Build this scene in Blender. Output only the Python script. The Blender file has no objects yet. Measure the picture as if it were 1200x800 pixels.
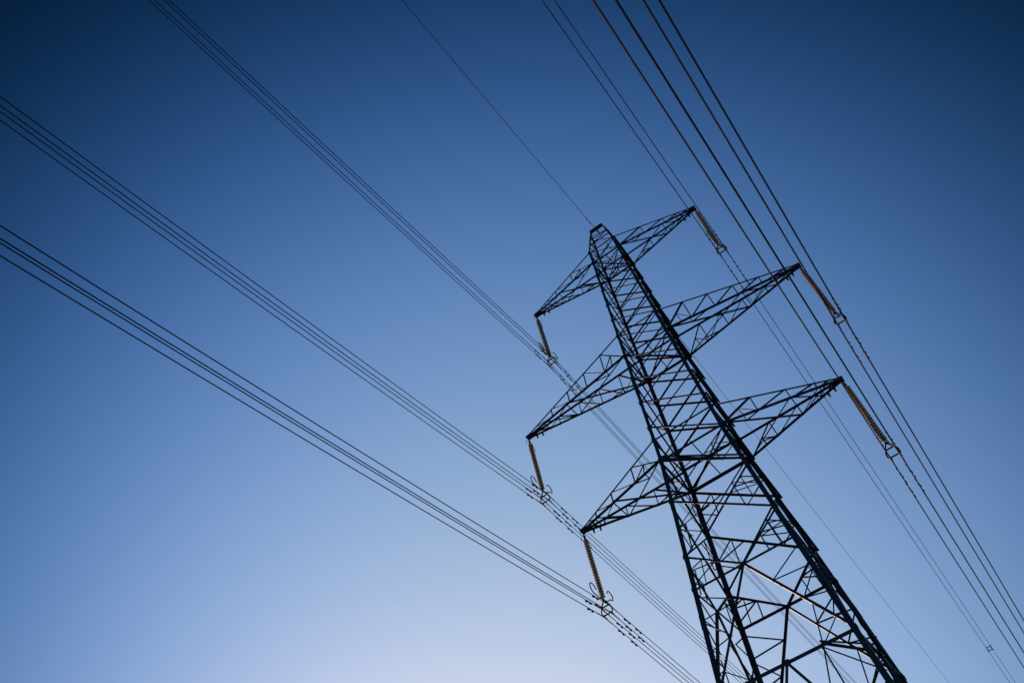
import bpy, math, random
from mathutils import Vector, Matrix

random.seed(7)
scene = bpy.context.scene
COL = scene.collection
V = Vector

# ------------------------------------------------------------------ camera
cam_d = bpy.data.cameras.new("camera")
cam = bpy.data.objects.new("camera", cam_d)
COL.objects.link(cam)
RIGHT = V((0.7992848, 0.57301327, -0.18110661))
UP = V((0.54059634, -0.55394948, 0.63316316))
BACK = V((0.26248698, -0.60398326, -0.75253227))
cam.matrix_world = Matrix((
    (RIGHT.x, UP.x, BACK.x, 6.5595),
    (RIGHT.y, UP.y, BACK.y, -34.1428),
    (RIGHT.z, UP.z, BACK.z, 1.7),
    (0, 0, 0, 1)))
cam_d.sensor_width = 36.0
cam_d.lens = 36.0 * 1004.9 / 1200.0
cam_d.clip_start = 0.1
cam_d.clip_end = 20000
scene.camera = cam

# ------------------------------------------------------------------ sky, sun, exposure
SUN_EL = math.radians(4.0)
SUN_AZ = V((-0.66, 0.75, 0)).normalized()          # horizontal direction towards the sun
world = bpy.data.worlds.new("World")
scene.world = world
world.use_nodes = True
wn, wl = world.node_tree.nodes, world.node_tree.links
bg = wn["Background"]
sky = wn.new("ShaderNodeTexSky")
sky.sky_type = 'NISHITA'
sky.sun_disc = False
sky.sun_elevation = SUN_EL
sky.sun_rotation = math.atan2(SUN_AZ.x, SUN_AZ.y)
sky.altitude = 0
sky.air_density = 1.0
sky.dust_density = 0.6
sky.ozone_density = 2.0
# dusk grading of the sky by world direction: bright towards the afterglow, deep blue away from it
GLOW = V((-0.38915, 0.76374, 0.51504))
geo = wn.new("ShaderNodeTexCoord")
sep = wn.new("ShaderNodeSeparateXYZ")
wl.new(geo.outputs['Generated'], sep.inputs[0])


def wmath(op, a, b=None):
    n = wn.new("ShaderNodeMath")
    n.operation = op
    for i, v in enumerate((a, b)):
        if v is None:
            continue
        if isinstance(v, (int, float)):
            n.inputs[i].default_value = v
        else:
            wl.new(v, n.inputs[i])
    return n.outputs[0]


zc_ = wmath('MAXIMUM', sep.outputs[2], 0.3)
cmb = wn.new("ShaderNodeCombineXYZ")
wl.new(sep.outputs[0], cmb.inputs[0]); wl.new(sep.outputs[1], cmb.inputs[1]); wl.new(zc_, cmb.inputs[2])
nrm_ = wn.new("ShaderNodeVectorMath"); nrm_.operation = 'NORMALIZE'
wl.new(cmb.outputs[0], nrm_.inputs[0])
dot_ = wn.new("ShaderNodeVectorMath"); dot_.operation = 'DOT_PRODUCT'
wl.new(nrm_.outputs[0], dot_.inputs[0]); dot_.inputs[1].default_value = GLOW
t_ = wmath('MAXIMUM', dot_.outputs['Value'], 0.62)
# unseen paler sky behind the camera, added as blue fill on the steel
opp_ = wn.new("ShaderNodeVectorMath"); opp_.operation = 'DOT_PRODUCT'
wl.new(geo.outputs['Generated'], opp_.inputs[0]); opp_.inputs[1].default_value = (0.454, -0.891, 0.0)
back_fill_ = wmath('ADD', wmath('MULTIPLY', wmath('MAXIMUM', opp_.outputs['Value'], 0.0), 0.21), 0.62)
t_ = wmath('MAXIMUM', t_, back_fill_)
t2_ = wmath('MULTIPLY', t_, t_)
rgb_ = wn.new("ShaderNodeCombineXYZ")
for ch, (k0, k1, k2, kz) in enumerate(((-24.3718, 46.5697, -20.7449, 0.1496), (-16.6559, 32.2604, -14.5019, 0.5379),
                                       (-18.027, 38.0766, -19.0791, 0.7336))):
    e_ = wmath('ADD', wmath('ADD', wmath('MULTIPLY', t_, k1), wmath('MULTIPLY', t2_, k2)),
               wmath('ADD', wmath('MULTIPLY', zc_, kz), k0))
    wl.new(wmath('POWER', math.e, e_), rgb_.inputs[ch])
mul_ = wn.new("ShaderNodeVectorMath"); mul_.operation = 'MULTIPLY'
wl.new(sky.outputs[0], mul_.inputs[0]); wl.new(rgb_.outputs[0], mul_.inputs[1])
wl.new(mul_.outputs[0], bg.inputs[0])
bg.inputs[1].default_value = 0.1

sun_d = bpy.data.lights.new("sun", 'SUN')
sun_d.energy = 3.3
sun_d.angle = math.radians(0.5)
sun_d.color = (1.0, 0.6, 0.34)
sun = bpy.data.objects.new("sun", sun_d)
COL.objects.link(sun)
to_sun = V((SUN_AZ.x * math.cos(SUN_EL), SUN_AZ.y * math.cos(SUN_EL), math.sin(SUN_EL)))
sun.rotation_euler = to_sun.to_track_quat('Z', 'Y').to_euler()
sun.location = (0, 0, 80)

scene.view_settings.view_transform = 'Standard'
scene.view_settings.look = 'None'
scene.view_settings.gamma = 1
scene.view_settings.use_curve_mapping = False
scene.view_settings.exposure = 0.0


# ------------------------------------------------------------------ materials
def material(name, c0, c1, rough, metal=0.0, scale=4.0, coat=0.0, bump=0.0, spec=0.5):
    m = bpy.data.materials.new(name)
    m.use_nodes = True
    n, l = m.node_tree.nodes, m.node_tree.links
    b = n["Principled BSDF"]
    tc = n.new("ShaderNodeTexCoord")
    no = n.new("ShaderNodeTexNoise")
    no.inputs['Scale'].default_value = scale
    no.inputs['Detail'].default_value = 8
    no.inputs['Roughness'].default_value = 0.65
    rp = n.new("ShaderNodeValToRGB")
    rp.color_ramp.elements[0].position = 0.35
    rp.color_ramp.elements[1].position = 0.68
    rp.color_ramp.elements[0].color = (*c0, 1)
    rp.color_ramp.elements[1].color = (*c1, 1)
    l.new(tc.outputs['Object'], no.inputs['Vector'])
    l.new(no.outputs['Fac'], rp.inputs[0])
    l.new(rp.outputs[0], b.inputs['Base Color'])
    mr = n.new("ShaderNodeMapRange")
    mr.inputs['To Min'].default_value = max(0.02, rough - 0.1)
    mr.inputs['To Max'].default_value = min(1, rough + 0.12)
    l.new(no.outputs['Fac'], mr.inputs['Value'])
    l.new(mr.outputs[0], b.inputs['Roughness'])
    b.inputs['Metallic'].default_value = metal
    b.inputs['Specular IOR Level'].default_value = spec
    b.inputs['Coat Weight'].default_value = coat
    if bump:
        bp = n.new("ShaderNodeBump")
        bp.inputs['Strength'].default_value = bump
        l.new(no.outputs['Fac'], bp.inputs['Height'])
        l.new(bp.outputs[0], b.inputs['Normal'])
    return m


STEEL = material("weathered_painted_steel", (0.012, 0.014, 0.02), (0.045, 0.05, 0.062), 0.42, 0.0, 2.5)
FITTING = material("forged_fitting_steel", (0.02, 0.024, 0.034), (0.04, 0.045, 0.056), 0.6, 0.0, 9.0, spec=0.15)
WIRE = material("weathered_aluminium_wire", (0.014, 0.018, 0.027), (0.026, 0.032, 0.044), 0.85, 0.0, 3.0, spec=0.08)
PORCELAIN = material("glazed_porcelain", (0.5, 0.45, 0.37), (0.66, 0.61, 0.52), 0.22, 0.0, 14.0, 0.3)
# thin glazed rims let some of the low light through
_n, _l = PORCELAIN.node_tree.nodes, PORCELAIN.node_tree.links
_oi = _n.new("ShaderNodeObjectInfo")
_mr = _n.new("ShaderNodeMapRange")
_mr.inputs['To Min'].default_value = 0.85
_mr.inputs['To Max'].default_value = 1.15
_hs = _n.new("ShaderNodeHueSaturation")
_l.new(_oi.outputs['Random'], _mr.inputs['Value'])
_l.new(_mr.outputs[0], _hs.inputs['Value'])
_l.new(_n["Color Ramp"].outputs[0], _hs.inputs['Color'])
_l.new(_hs.outputs[0], _n["Principled BSDF"].inputs['Base Color'])
_tr = _n.new("ShaderNodeBsdfTranslucent")
_tr.inputs[0].default_value = (0.85, 0.8, 0.7, 1)
_mx = _n.new("ShaderNodeMixShader")
_mx.inputs[0].default_value = 0.5
_l.new(_n["Principled BSDF"].outputs[0], _mx.inputs[1])
_l.new(_tr.outputs[0], _mx.inputs[2])
_l.new(_mx.outputs[0], _n["Material Output"].inputs[0])
GRASS = material("field_grass", (0.035, 0.055, 0.018), (0.09, 0.1, 0.04), 0.9, 0.0, 0.15, 0.0, 0.4)


# ------------------------------------------------------------------ mesh collector
class MB:
    def __init__(self):
        self.v, self.f = [], []

    def add(self, vs, fs):
        o = len(self.v)
        self.v += [tuple(x) for x in vs]
        self.f += [tuple(i + o for i in f) for f in fs]

    def loft(self, rings, closed_ends=True):
        n = len(rings[0])
        vs = [p for r in rings for p in r]
        fs = []
        for i in range(len(rings) - 1):
            for j in range(n):
                k = (j + 1) % n
                fs.append((i * n + j, i * n + k, (i + 1) * n + k, (i + 1) * n + j))
        if closed_ends:
            fs.append(tuple(reversed(range(n))))
            fs.append(tuple((len(rings) - 1) * n + j for j in range(n)))
        self.add(vs, fs)

    def angle_path(self, pts, a, b, w, t):
        """rolled steel angle: heel along pts, flanges of width w along a and b"""
        pts = [V(p) for p in pts]
        rings = []
        for i, p in enumerate(pts):
            d = (pts[min(i + 1, len(pts) - 1)] - pts[max(i - 1, 0)]).normalized()
            A = V(a); A = (A - d * A.dot(d)).normalized()
            B = V(b); B = B - d * B.dot(d); B = (B - A * B.dot(A)).normalized()
            rings.append([p, p + A * w, p + A * w + B * t, p + A * t + B * t, p + A * t + B * w, p + B * w])
        self.loft(rings)

    def angle(self, p, q, a, b, w, t=None):
        self.angle_path([p, q], a, b, w, t or max(0.008, w * 0.11))

    def tube(self, pts, r, n=8, ends=True):
        pts = [V(p) for p in pts]
        rings = []
        ref = None
        for i, p in enumerate(pts):
            d = (pts[min(i + 1, len(pts) - 1)] - pts[max(i - 1, 0)]).normalized()
            if ref is None:
                ref = d.orthogonal().normalized()
            ref = (ref - d * ref.dot(d)).normalized()
            s = d.cross(ref)
            rr = r[i] if isinstance(r, (list, tuple)) else r
            rings.append([p + (ref * math.cos(2 * math.pi * k / n) + s * math.sin(2 * math.pi * k / n)) * rr
                          for k in range(n)])
        self.loft(rings, ends)

    def box(self, c, sx, sy, sz, ax=None):
        c = V(c)
        X, Y, Z = ax or (V((1, 0, 0)), V((0, 1, 0)), V((0, 0, 1)))
        vs = [c + X * (sx / 2 * i) + Y * (sy / 2 * j) + Z * (sz / 2 * k)
              for i in (-1, 1) for j in (-1, 1) for k in (-1, 1)]
        self.add(vs, [(0, 1, 3, 2), (4, 6, 7, 5), (0, 4, 5, 1), (2, 3, 7, 6), (0, 2, 6, 4), (1, 5, 7, 3)])

    def plate(self, poly, nrm, t):
        """flat plate: outline poly, thickness t along nrm"""
        n = V(nrm).normalized()
        self.loft([[V(p) - n * t / 2 for p in poly], [V(p) + n * t / 2 for p in poly]])

    def lathe(self, prof, n=16, at=(0, 0, 0)):
        at = V(at)
        self.loft([[at + V((r * math.cos(2 * math.pi * k / n), r * math.sin(2 * math.pi * k / n), z))
                    for k in range(n)] for r, z in prof])

    def build(self, name, mat, parent=None, smooth=False):
        me = bpy.data.meshes.new(name)
        me.from_pydata(self.v, [], self.f)
        me.validate()
        import bmesh
        bm = bmesh.new()
        bm.from_mesh(me)
        bmesh.ops.recalc_face_normals(bm, faces=bm.faces)
        bm.to_mesh(me)
        bm.free()
        me.materials.append(mat)
        if smooth:
            for p in me.polygons:
                p.use_smooth = True
        o = bpy.data.objects.new(name, me)
        COL.objects.link(o)
        if parent:
            o.parent = parent
        return o


def tag(o, label, cat, group=None):
    o["label"] = label
    o["category"] = cat
    if group:
        o["group"] = group
    return o


def empty(name, loc, label, cat, group=None):
    o = bpy.data.objects.new(name, None)
    COL.objects.link(o)
    o.location = loc
    return tag(o, label, cat, group)


# ------------------------------------------------------------------ ground
g = MB()
N, S = 40, 6000.0
gv = []
for i in range(N + 1):
    for j in range(N + 1):
        x, y = (i / N - .5) * 2, (j / N - .5) * 2
        x, y = math.copysign(abs(x) ** 3, x) * S, math.copysign(abs(y) ** 3, y) * S
        far = max(0, math.hypot(x, y) - 60)
        gv.append((x, y, 0.012 * min(far, 300) * math.sin(x * .013 + 1) * math.cos(y * .011) * .5))
g.add(gv, [(i * (N + 1) + j, (i + 1) * (N + 1) + j, (i + 1) * (N + 1) + j + 1, i * (N + 1) + j + 1)
           for i in range(N) for j in range(N)])
ground = g.build("ground", GRASS)
ground["kind"] = "structure"

# ------------------------------------------------------------------ pylon geometry
Z = {'top': 45.00, 'middle': 35.84, 'bottom': 28.0}
H = {'top': 1.20, 'middle': 1.83, 'bottom': 1.37}
L = {'top': 6.09, 'middle': 8.96, 'bottom': 7.39}
INS = 4.30


def hw(z):
    """half width of the body at height z"""
    if z >= 28.0:
        return 1.774 + (1.003 - 1.774) * (z - 28.0) / 17.0
    return 1.774 + 0.0913 * (28.0 - z)


pylon = empty("electricity_pylon", (0, 0, 0),
              "tall dark steel lattice pylon with three tiers of cross arms carrying the wires", "pylon")

FACES = {  # tangent axis, inward normal
    'front': (V((1, 0, 0)), V((0, 1, 0))),
    'back': (V((1, 0, 0)), V((0, -1, 0))),
    'left': (V((0, 1, 0)), V((1, 0, 0))),
    'right': (V((0, 1, 0)), V((-1, 0, 0))),
}


def fp(face, u, z, inset=0.0):
    t, n = FACES[face]
    w = hw(z)
    return t * (u * w) - n * (w - inset) + V((0, 0, z))


def brace(name, face, u0, z0, u1, z1, w, inset=0.02, low=False, mat=STEEL, mb=None, trim=0.0):
    """one angle brace lying in a face of the body"""
    n = -FACES[face][1] if face == 'left' else FACES[face][1]
    p, q = fp(face, u0, z0, inset), fp(face, u1, z1, inset)
    d = (q - p).normalized()
    if trim:
        p, q = p + d * trim, q - d * trim
    a = n.cross(d).normalized()
    if a.z < 0:
        a = -a
    if abs(a.z) < 1e-3:
        a = FACES[face][0]
    if low:
        p, q = p - a * (w / 2), q - a * (w / 2)
    else:
        p, q = p + a * (w / 2), q + a * (w / 2)
        a = -a
    m = mb or MB()
    m.angle(p, q, a, n, w)
    if mb is None:
        return m.build(name, mat, pylon)


# legs: one continuous bent angle each, from stub to peak
for sx in (-1, 1):
    for sy in (-1, 1):
        m = MB()
        lo = [(sx * hw(z), sy * hw(z), z) for z in (0, 8.5, 16.1, 22.4)]
        mid = [(sx * hw(z), sy * hw(z), z) for z in (22.4, 28.0)]
        hi = [(sx * hw(z), sy * hw(z), z) for z in (28.0, 37.67)]
        tp = [(sx * hw(z), sy * hw(z), z) for z in (37.67, 46.2)]
        pk = [(sx * hw(46.2), sy * hw(46.2), 46.2), (sx * .62, sy * .2, 48.6)]
        for pts, w, t in ((lo, .22, .026), (mid, .2, .024), (hi, .18, .02), (tp, .15, .018), (pk, .11, .012)):
            m.angle_path(pts, (-sx, 0, 0), (0, -sy, 0), w, t)
        # splice covers with bolt heads
        for zs, w in ((25.3, .2), (33.0, .18), (41.4, .15), (19.2, .22), (12.5, .22)):
            m.angle_path([(sx * (hw(z) + .012), sy * (hw(z) + .012), z) for z in (zs - .32, zs + .32)],
                         (-sx, 0, 0), (0, -sy, 0), w + .01, .012)
        leg = m.build("leg", STEEL, pylon)
        m = MB()
        p = V((sx * hw(0), sy * hw(0), 0))
        m.lathe([(.55, -.5), (.55, .25), (.42, .42), (.2, .42)], 14, p)
        m.build("concrete_footing", material("footing_concrete", (.22, .21, .2), (.34, .33, .31), .85, 0, 6), pylon)

# crossed braces of the upper body, panel by panel
UP_LV = [46.2, 45.0, 43.53, 42.07, 40.6, 39.14, 37.67, 35.84, 34.0, 32.15, 30.3, 28.0]
for z1, z0 in zip(UP_LV[:-1], UP_LV[1:]):
    w = .075 + .02 * (45 - z0) / 17
    for face in FACES:
        if face == 'right':                      # bolted on the outside, flange standing out
            n = V((1, 0, 0))
            p, q = fp(face, -1, z1, -.012), fp(face, 1, z0, -.012)
            d = (q - p).normalized()
            m = MB()
            m.angle(p, q + d * .1, n.cross(d), n, w * 1.08)
            m.build("cross_brace", STEEL, pylon)
        else:
            brace("cross_brace", face, -1, z1, 1, z0, w, .02)
        brace("cross_brace", face, 1, z1, -1, z0, w * .9, .02 + w + .006)

# two tall panels under the lowest arm
LO_LV = [28.0, 25.5, 22.4]
for z1, z0 in zip(LO_LV[:-1], LO_LV[1:]):
    for face in FACES:
        if face == 'right':
            n = V((1, 0, 0))
            p, q = fp(face, -1, z1, -.014), fp(face, 1, z0, -.014)
            d = (q - p).normalized()
            m = MB()
            m.angle(p, q + d * .12, n.cross(d), n, .11)
            m.build("diagonal_brace", STEEL, pylon)
        else:
            brace("diagonal_brace", face, -1, z1, 1, z0, .105, .025)
        brace("diagonal_brace", face, 1, z1, -1, z0, .07, .14)
        m = MB()
        zc = (z1 * hw(z0) + z0 * hw(z1)) / (hw(z0) + hw(z1))     # height of the crossing

        def on(u, za, zb, t):                                    # point from the leg node towards the far node
            P0, P1 = fp(face, u, za), fp(face, -u, zb)
            return P0.lerp(P1, t)

        def rb(P, Q, w=.05):
            n = FACES[face][1]
            d = (Q - P).normalized()
            a = n.cross(d)
            a = a if a.z < 0 else -a
            m.angle(P + n * .12, Q + n * .12, a, -n if face == 'left' else n, w)
        for u in (-1, 1):
            M = fp(face, u, (z1 + z0) / 2)
            q = on(u, z1, z0, .24)
            r = on(u, z0, z1, .27)
            s = on(u, z1, z0, .37)
            rb(M, q); rb(q, r); rb(M, r); rb(M, s)
        m.build("secondary_bracing", STEEL, pylon)

# lower body: diagonals meeting at the middle of each face
KL = [(22.4, 20.7), (16.1, 20.7), (16.1, 16.1), (8.3, 16.1), (8.3, 8.3), (0.25, 8.3)]
for face in FACES:
    for u in (-1, 1):
        brace("diagonal_brace", face, u, 22.4, 0, 20.7, .095, .025)
        brace("diagonal_brace", face, 0, 20.7, u, 16.1, .11, .025, low=(u > 0 and face in ('front', 'back')))
        brace("diagonal_brace", face, 0, 16.1, u, 8.3, .11, .025, low=(u > 0 and face in ('front', 'back')))
        brace("diagonal_brace", face, 0, 8.3, u, 0.25, .12, .025)
        m = MB()

        def rb(P, Q, w=.055, off=.13):
            n = FACES[face][1]
            d = (Q - P).normalized()
            a = n.cross(d)
            a = a if a.z < 0 else -a
            m.angle(P + n * off, Q + n * off, a, -n if face == 'left' else n, w)
        # triangle above the 20.7 strut
        c = fp(face, 0, 20.7)
        A, B = fp(face, u, 22.4), fp(face, u, 20.7)
        h = A.lerp(c, .5)
        rb(h, B.lerp(A, .15)); rb(h, B.lerp(A, .6)); rb(A.lerp(c, .27), B.lerp(A, .6)); rb(h, B.lerp(c, .5))
        rb(A.lerp(c, .27), B.lerp(c, .25), .045)
        # triangle below it, between leg and long diagonal
        Q = fp(face, u, 16.1)
        d1, d2, d3 = c.lerp(Q, .27), c.lerp(Q, .55), c.lerp(Q, .8)
        l0, l1, l2 = B.lerp(Q, .05), B.lerp(Q, .3), B.lerp(Q, .6)
        l3 = B.lerp(Q, .82)
        rb(d1, l0); rb(d1, l1); rb(d2, l1); rb(d2, l2); rb(d3, l2); rb(d3, l3, .045)
        # and under the next strut
        c = fp(face, 0, 16.1)
        Q2 = fp(face, u, 8.3)
        e1, e2, e3 = c.lerp(Q2, .25), c.lerp(Q2, .5), c.lerp(Q2, .75)
        k1, k2, k3 = Q.lerp(Q2, .22), Q.lerp(Q2, .48), Q.lerp(Q2, .74)
        s1 = Q.lerp(c, .5)
        rb(e1, s1); rb(s1, k1); rb(e2, s1); rb(e2, k1); rb(e2, k2); rb(e3, k2); rb(e3, k3)
        # triangle between strut 16.1 and the long diagonal above
        dq = fp(face, 0, 20.7).lerp(Q, .62)
        rb(s1, dq, .05)
        rb(s1, fp(face, 0, 20.7).lerp(Q, .82), .045)
        m.build("secondary_bracing", STEEL, pylon)

# horizontal struts on the faces
for z, w in ((46.2, .08), (45.0, .1), (37.67, .085), (35.84, .11), (29.37, .1), (28.0, .13), (20.7, .1), (16.1, .14), (8.3, .14)):
    for face in FACES:
        if z in (20.7,) and face in ('left', 'right'):
            brace("horizontal_strut", face, -1, z, 1, z, .08, .05)
        else:
            brace("horizontal_strut", face, -1, z, 1, z, w, .05)


def bar(mb, P, Q, w, up=V((0, 0, 1))):
    P, Q = V(P), V(Q)
    d = (Q - P).normalized()
    a = up.cross(d)
    if a.length < 1e-3:
        a = V((1, 0, 0))
    a.normalize()
    if a.dot(V((-1, .3, 0))) < 0:
        a = -a
    mb.angle(P - a * w / 2, Q - a * w / 2, a, up, w)


# plan bracing inside the body at the arm levels
for z, w in ((45.0, .07), (35.84, .085), (28.0, .085)):
    k = hw(z) - .06
    for (a, b), dz in ((((-k, -k), (k, k)), 0.04), (((k, -k), (-k, k)), -.09)):
        m = MB()
        bar(m, (*a, z + dz), (*b, z + dz), w)
        if z == 28.0 and dz > 0:
            o = V((.15, -.15, .03))
            bar(m, V((*a, z + dz)) + o, V((*b, z + dz)) + o, .07)
        m.build("plan_brace", STEEL, pylon)
    m = MB()
    bar(m, (0, -k, z + .12), (0, k, z + .12), .05)
    m.build("plan_brace", STEEL, pylon)
for z in (16.1, 8.3):
    k = hw(z) - .03
    for sx in (-1, 1):
        for sy in (-1, 1):
            m = MB()
            bar(m, (sx * k * .5, sy * k, z + .06), (sx * k, 0, z + .06), .085)
            m.build("plan_brace", STEEL, pylon)
            m = MB()
            bar(m, (sx * k * .5, sy * k, z + .16), (sx * k, sy * k * .22, z + .16), .05)
            m.build("plan_brace", STEEL, pylon)

# gusset plates
for face in FACES:
    t, n = FACES[face]
    for z, s in ((20.7, .14), (16.1, .16), (8.3, .16)):
        m = MB()
        c = fp(face, 0, z, .01)
        m.plate([c + t * (s * a) + V((0, 0, s * b)) for a, b in
                 ((-1, .25), (-.5, .7), (.5, .7), (1, .25), (.7, -.8), (-.7, -.8))], n, .016)
        m.build("gusset_plate", STEEL, pylon)
    for z, s in ((46.2, .1), (45.0, .12), (37.67, .11), (35.84, .14), (29.37, .12), (28.0, .16), (22.4, .11), (25.5, .1), (20.7, .11), (16.1, .15)):
        for u in (-1, 1):
            m = MB()
            c = fp(face, u, z, -.006) - t * (u * s * .55)
            m.plate([c + t * (s * a * .8) + V((0, 0, s * b * 1.25)) for a, b in
                     ((-1, -.5), (-.4, -1), (.4, -1), (1, -.5), (1, .5), (.4, 1), (-.4, 1), (-1, .5))], n, .014)
            m.build("gusset_plate", STEEL, pylon)

# peak
m = MB()
KN = [V((sx * .62, sy * .2, 48.6)) for sx in (-1, 1) for sy in (-1, 1)]
for sx in (-1, 1):
    for sy in (-1, 1):
        m.angle((sx * .62, sy * .2, 48.6), (sx * .5, 0, 49.22), (-sx, 0, 0), (0, -sy, 0), .08)
    m.angle((sx * .62, -.2, 48.6), (sx * .62, .2, 48.6), (-sx, 0, 0), (0, 0, 1), .07)
    for sy in (-1, 1):
        pass
def pkp(sx, sy, t):
    return V((sx * hw(46.2), sy * hw(46.2), 46.2)).lerp(V((sx * .62, sy * .2, 48.6)), t)
for sy in (-1, 1):
    for t in (.38, .72):
        bar(m, pkp(-1, sy, t), pkp(1, sy, t), .05)
    bar(m, pkp(1, sy, 0), pkp(-1, sy, .38), .045, V((0, 1, 0)))
    bar(m, pkp(-1, sy, .38), pkp(1, sy, .72), .045, V((0, 1, 0)))
    bar(m, pkp(1, sy, .72), pkp(-1, sy, 1), .045, V((0, 1, 0)))
for sx in (-1, 1):
    for t in (.38, .72):
        bar(m, pkp(sx, -1, t), pkp(sx, 1, t), .045)
    bar(m, pkp(sx, -1, 0), pkp(sx, 1, .38), .045, V((1, 0, 0)))
    bar(m, pkp(sx, 1, .38), pkp(sx, -1, .72), .045, V((1, 0, 0)))
peak = m.build("peak", STEEL, pylon)
m = MB()
m.angle((-.5, -.02, 49.26), (.5, -.02, 49.26), (0, -1, 0), (0, 0, -1), .13, .014)
m.angle((-.5, .02, 49.26), (.5, .02, 49.26), (0, 1, 0), (0, 0, -1), .13, .014)
m.build("ridge_beam", STEEL, peak)
m = MB()
m.plate([(-.05, 0, 49.1), (.05, 0, 49.1), (.07, 0, 48.92), (-.07, 0, 48.92)], (0, 1, 0), .05)
m.tube([(0, -.25, 48.88), (0, -.1, 48.93), (0, .1, 48.93), (0, .25, 48.88)], [.025, .05, .05, .025], 8)
m.build("earth_wire_clamp", FITTING, peak)

# cross arms
for tier in ('top', 'middle', 'bottom'):
    zl, zu, ln = Z[tier], Z[tier] + H[tier], L[tier]
    wl_, wu = hw(zl), hw(zu)
    big = {'top': .85, 'middle': 1.0, 'bottom': 1.0}[tier]
    for s in (-1, 1):
        T = {}
        for sy in (-1, 1):
            T['l', sy] = (V((s * wl_, sy * wl_, zl)), V((s * ln, sy * .1, zl)))
            T['u', sy] = (V((s * wu, sy * wu, zu)), V((s * ln, sy * .1, zl + .14)))

        def on_chord(k, sy, t):
            return T[k, sy][0].lerp(T[k, sy][1], t)
        arm = MB()
        n_posts = {'top': [.34, .62, .82], 'middle': [.19, .37, .55, .73], 'bottom': [.3, .58, .8]}[tier]
        lw = .058
        for sy in (-1, 1):
            nrm = V((0, -sy, 0))
            prev = 0.0
            for i, t in enumerate(n_posts):
                bar(arm, on_chord('l', sy, prev), on_chord('u', sy, t), (.085 if i == 0 else lw) * big, nrm)
                bar(arm, on_chord('u', sy, t), on_chord('l', sy, t), lw * big, nrm)
                if i == 0:                                      # redundants of the first bay
                    mm = on_chord('l', sy, prev).lerp(on_chord('u', sy, t), .55)
                    bar(arm, mm, on_chord('l', sy, t * .62), .045 * big, nrm)
                    bar(arm, mm, on_chord('l', sy, t), .045 * big, nrm)
                prev = t
            bar(arm, on_chord('l', sy, prev), on_chord('u', sy, .92), lw * big, nrm)
        # plan bracing of the bottom plane: one big cross, then a zigzag
        zz = V((0, 0, 1))
        bar(arm, on_chord('l', -1, 0), on_chord('l', 1, .58), .07 * big, zz)
        bar(arm, on_chord('l', 1, 0) + V((0, 0, .07)), on_chord('l', -1, .58) + V((0, 0, .07)), .07 * big, zz)
        bar(arm, on_chord('l', -1, .58), on_chord('l', 1, .82), .05 * big, zz)
        bar(arm, on_chord('l', 1, .58) + V((0, 0, .06)), on_chord('l', -1, .82) + V((0, 0, .06)), .05 * big, zz)
        for t in (.58, .82):
            bar(arm, on_chord('l', -1, t), on_chord('l', 1, t), .05 * big, zz)
        for sy in (-1, 1):
            q = on_chord('l', sy, 0).lerp(on_chord('l', -sy, .58), .3)
            bar(arm, q, on_chord('l', sy, .18), .045 * big, zz)
            bar(arm, q, on_chord('l', sy, .33), .045 * big, zz)
        x = (on_chord('l', -1, .37) + on_chord('l', 1, .37)) / 2 + V((0, 0, .055))
        arm.plate([x + V((a * .08, b * .08, 0)) for a, b in ((-1, -.5), (-.5, -1), (.5, -1), (1, -.5), (1, .5), (.5, 1), (-.5, 1), (-1, .5))], zz, .012)
        arm_o = arm.build("cross_arm", STEEL, pylon)
        for (k, sy), (P, Q) in T.items():
            c = MB()
            w = ((.095 if sy < 0 else .15) if k == 'l' else .09) * big
            c.angle(P, Q, (0, -sy, 0) if k == 'l' else (0, -sy, 0), (0, 0, 1 if k == 'l' else -1), w)
            c.build("chord", STEEL, arm_o)
        c = MB()
        for sy in (-1, 1):                                     # end plates and hanger
            y = sy * .13
            c.plate([(s * (ln - .3), y, zl - .01), (s * (ln + .1), y, zl - .03), (s * (ln + .1), y, zl + .14),
                     (s * (ln - .24), y, zl + .2)], (0, 1, 0), .018)
        c.box((s * (ln + .05), 0, zl + .06), .08, .26, .13)
        c.plate([(s * (ln - .13), 0, zl + .05), (s * (ln + .05), 0, zl + .05), (s * (ln + .03), 0, zl - .14),
                 (s * (ln - .09), 0, zl - .14)], (0, 1, 0), .03)
        c.build("hanger_plate", STEEL, arm_o)
        c = MB()
        for dx in (.5, .85):                                    # lugs for rigging under the arm end
            x = s * (ln - dx)
            for sy in (-1, 1):
                yy = sy * (.1 + (wl_ - .1) * dx / (ln - wl_))
                c.plate([(x - .06, yy, zl), (x + .06, yy, zl), (x + .035, yy, zl - .22), (x - .035, yy, zl - .22)],
                        (0, 1, 0), .02)
        c.build("rigging_lug", STEEL, arm_o)

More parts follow.
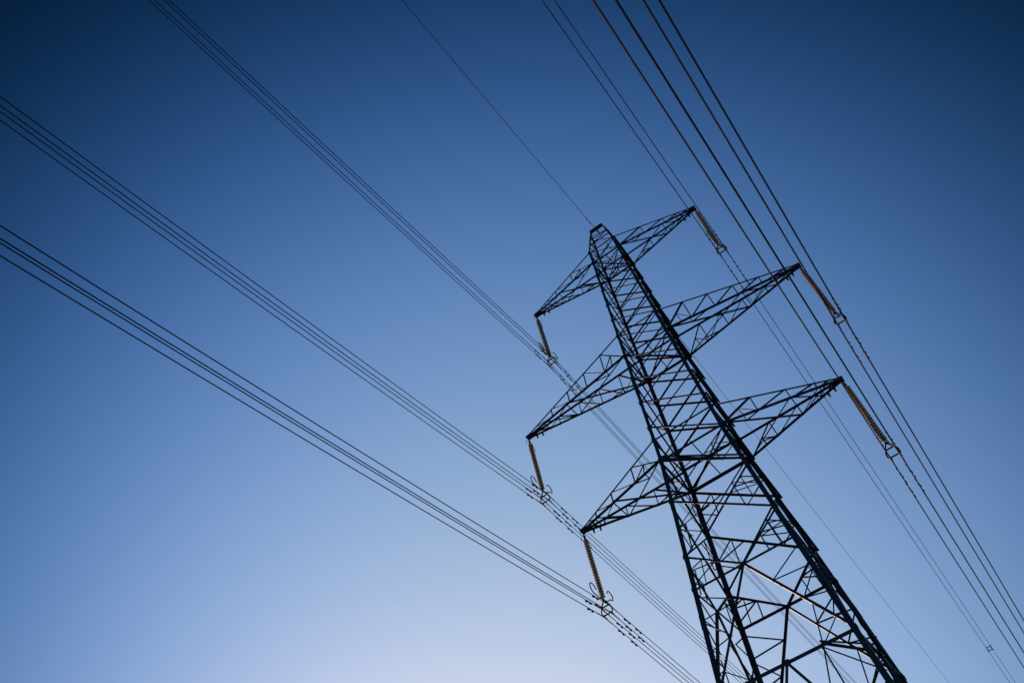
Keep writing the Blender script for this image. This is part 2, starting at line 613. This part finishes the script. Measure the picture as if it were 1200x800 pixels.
# ------------------------------------------------------------------ insulator strings
SUB = 0.215                                    # half spacing of the four sub-conductors
side_word = {-1: 'left', 1: 'right'}
prof = [(.03, .0), (.045, -.002), (.05, -.05), (.075, -.062), (.125, -.085), (.14, -.105), (.138, -.118),
        (.1, -.108), (.075, -.122), (.045, -.112), (.02, -.13), (.018, -.165)]
disc_proto = None
for tier in ('top', 'middle', 'bottom'):
    for s in (-1, 1):
        ins = empty("insulator_string", (s * L[tier], 0, Z[tier] - .1),
                    "ribbed porcelain insulator string hanging from the tip of the %s %s cross arm" % (tier, side_word[s]),
                    "insulator", "insulator strings under the cross arms")
        m = MB()
        m.tube([(0, 0, .02), (0, 0, -.12)], .03, 8)
        m.plate([(-.05, 0, -.08), (.05, 0, -.08), (.06, 0, -.3), (-.06, 0, -.3)], (0, 1, 0), .04)
        m.tube([(0, 0, -.25), (0, 0, -.36)], .035, 8)
        m.build("shackle", FITTING, ins)
        nd = 22
        for i in range(nd):
            z = -.34 - i * .158
            if disc_proto is None:
                m = MB()
                m.lathe(prof, 20)
                disc = m.build("disc", PORCELAIN, ins, True)
                disc.data.materials.append(FITTING)           # metal cap and pin
                for pl in disc.data.polygons:
                    if max(math.hypot(*disc.data.vertices[v].co[:2]) for v in pl.vertices) < .055:
                        pl.material_index = 1
                disc_proto = disc
            else:
                disc = disc_proto.copy()
                COL.objects.link(disc)
                disc.parent = ins
            disc.location = (0, 0, z)
        zb = -.34 - nd * .158                                   # foot of the string, about -3.82
        zc = -(INS - .1) - .35                                  # middle of the bundle
        m = MB()
        m.tube([(0, 0, zb + .02), (0, 0, zb - .16)], .03, 8)
        top = zb - .12
        # yoke: plate, upper bar, two bowed links, lower bar
        m.plate([(-.05, 0, top + .04), (.05, 0, top + .04), (.07, 0, top - .1), (-.07, 0, top - .1)], (0, 1, 0), .035)
        for sx in (-1, 1):
            m.tube([(sx * .04, 0, top - .06), (sx * SUB, 0, zc + SUB + .05)], .032, 8)
            m.tube([(sx * SUB, 0, zc + SUB), (sx * (SUB + .07), 0, zc + .1), (sx * (SUB + .07), 0, zc - .1),
                    (sx * SUB, 0, zc - SUB)], .03, 8)
        m.tube([(-SUB - .04, 0, zc + SUB + .05), (SUB + .04, 0, zc + SUB + .05)], .035, 8)
        m.tube([(-SUB, 0, zc - SUB + .06), (SUB, 0, zc - SUB + .06)], .035, 8)
        m.build("yoke", FITTING, ins)
        for sx in (-1, 1):
            for sz in (-1, 1):
                m = MB()
                X, ZZ = sx * SUB, zc + sz * SUB
                m.tube([(X, -.3, ZZ - .03), (X, -.16, ZZ), (X, 0, ZZ + .012), (X, .16, ZZ), (X, .3, ZZ - .03)],
                       [.03, .042, .05, .042, .03], 8)
                m.box((X, 0, ZZ + .045), .035, .12, .1)
                m.build("suspension_clamp", FITTING, ins)
        for sy in (-1, 1):                                      # lower racket horns and small upper horns
            m = MB()
            cy, rr, xo = (.58, .3, -.1) if sy < 0 else (.66, .25, .12)
            pth = [(0, sy * .05, zb - .12), (xo * .5, sy * .3, zb - .1), (xo, sy * (cy - .08), zb + .33 - rr * .97)]
            for k in range(9):
                q = math.radians(-72 + k * 30)
                pth.append((xo, sy * (cy + rr * math.cos(q)), zb + .33 + rr * math.sin(q)))
            m.tube(pth, .028, 8)
            m.build("arcing_horn", FITTING, ins, True)
            m = MB()
            pth = [(0, 0, -.2), (0, sy * .3, -.22), (0, sy * .4, -.34), (0, sy * .42, -.55)]
            for k in range(8):
                a = math.radians(90 + k * 40)
                pth.append((.0, sy * (.42 + .05 + .055 * math.cos(a + math.pi / 2)), -.6 - .055 * math.sin(a - math.pi / 2)))
            m.tube(pth, .01, 6)
            m.build("arcing_horn", FITTING, ins, True)

# ------------------------------------------------------------------ wires
KK = 4 * 11 / 360 ** 2
YS = [0, .15, .35, .7, 1.2, 2, 3, 4.5, 6, 8, 10, 13, 16, 20, 24, 28, 32, 36, 40, 46, 52, 60, 70, 80, 95, 110, 130, 150,
      170, 190, 210, 230, 250, 266]


def wire_points(x0, z0, ax_n, ax_f, sl_n, sl_f, dx=0.0, ds=0.0):
    near = [V((x0 + ax_n * y, -y, z0 + (sl_n + ds) * y + KK * y * y)) for y in YS]
    far = [V((x0 + (ax_f + dx) * y, y, z0 + (sl_f + ds) * y + KK * y * y)) for y in YS]
    return list(reversed(near)) + far[1:]


def make_damper(parent, x, y, z, slope):
    m = MB()
    d = V((0, 1, slope)).normalized()
    c = V((x, y, z))
    m.box(c + V((0, 0, -.035)), .03, .05, .1)
    lo = c + V((0, 0, -.085))
    m.tube([lo - d * .2, lo - d * .1 + V((0, 0, .006)), lo + d * .1 + V((0, 0, .006)), lo + d * .2], .008, 6)
    for k in (-1, 1):
        e = lo + d * (.2 * k)
        m.tube([e - d * (.1 * k), e - d * (.07 * k), e + d * (.05 * k), e + d * (.08 * k)], [.022, .04, .045, .03], 8)
    m.build("vibration_damper", FITTING, parent)


for tier in ('top', 'middle', 'bottom'):
    for s in (-1, 1):
        for sx in (-1, 1):
            for sz in (1, -1):
                x0 = s * L[tier] + sx * SUB
                z0 = Z[tier] - INS - .35 + sz * SUB
                jit = random.uniform(-.0006, .0006)
                pts = wire_points(x0, z0, -.0021, -.0070, -.0860, -.0908, 0, jit)
                m = MB()
                m.tube(pts, .0185, 8)
                # armour rods either side of the clamp
                rod = [p for p in pts if abs(p.y) < 1.0]
                m.tube(rod, .027, 8)
                w = m.build("conductor_wire", WIRE, None, True)
                inner = (sx != s)
                tag(w, "%s wire on the %s side in the four-wire bundle under the %s %s arm" %
                    ('upper' if sz > 0 else 'lower', 'tower' if inner else 'outer', tier, side_word[s]),
                    "power line", "wires of the bundle under the %s %s arm" % (tier, side_word[s]))
                for y, sl, ax in ((-1.35, -.0860, -.0021), (1.55, -.0908, -.0070), (2.7, -.0908, -.0070)):
                    a = abs(y) + random.uniform(-.06, .06)
                    make_damper(w, x0 + ax * a, math.copysign(a, y), z0 + sl * a + KK * a * a,
                                sl if y > 0 else -sl)

pts = wire_points(0, 48.88, -.0021, -.0070, -.1010, -.0982)
m = MB()
m.tube(pts, .016, 8)
ew = m.build("earth_wire", WIRE, None, True)
tag(ew, "single thin earth wire running over the very top of the pylon", "power line")
for y in (-1.3, 1.4):
    make_damper(ew, 0, y, 48.88 - .1 * abs(y), -.1 if y > 0 else .1)

# spacer on the far side of the bundle under the top right arm
SPY = 57.0
sp = empty("bundle_spacer", (L['top'] - .0070 * SPY, SPY, Z['top'] - INS - .35 - .0908 * SPY + KK * SPY * SPY),
           "small square spacer clamping four wires together near the bottom right corner", "spacer")
m = MB()
ring = [(-SUB, 0, -SUB), (SUB, 0, -SUB), (SUB, 0, SUB), (-SUB, 0, SUB)]
for i in range(4):
    a, b = V(ring[i]) * .8, V(ring[(i + 1) % 4]) * .8
    m.tube([a, b], .035, 8)
m.build("frame", FITTING, sp)
for c in ring:
    m = MB()
    c = V(c)
    m.tube([c * .75, c * 1.0], .032, 8)
    m.tube([c + V((0, -.09, 0)), c + V((0, .09, 0))], .045, 8)
    m.build("wire_clamp", FITTING, sp)
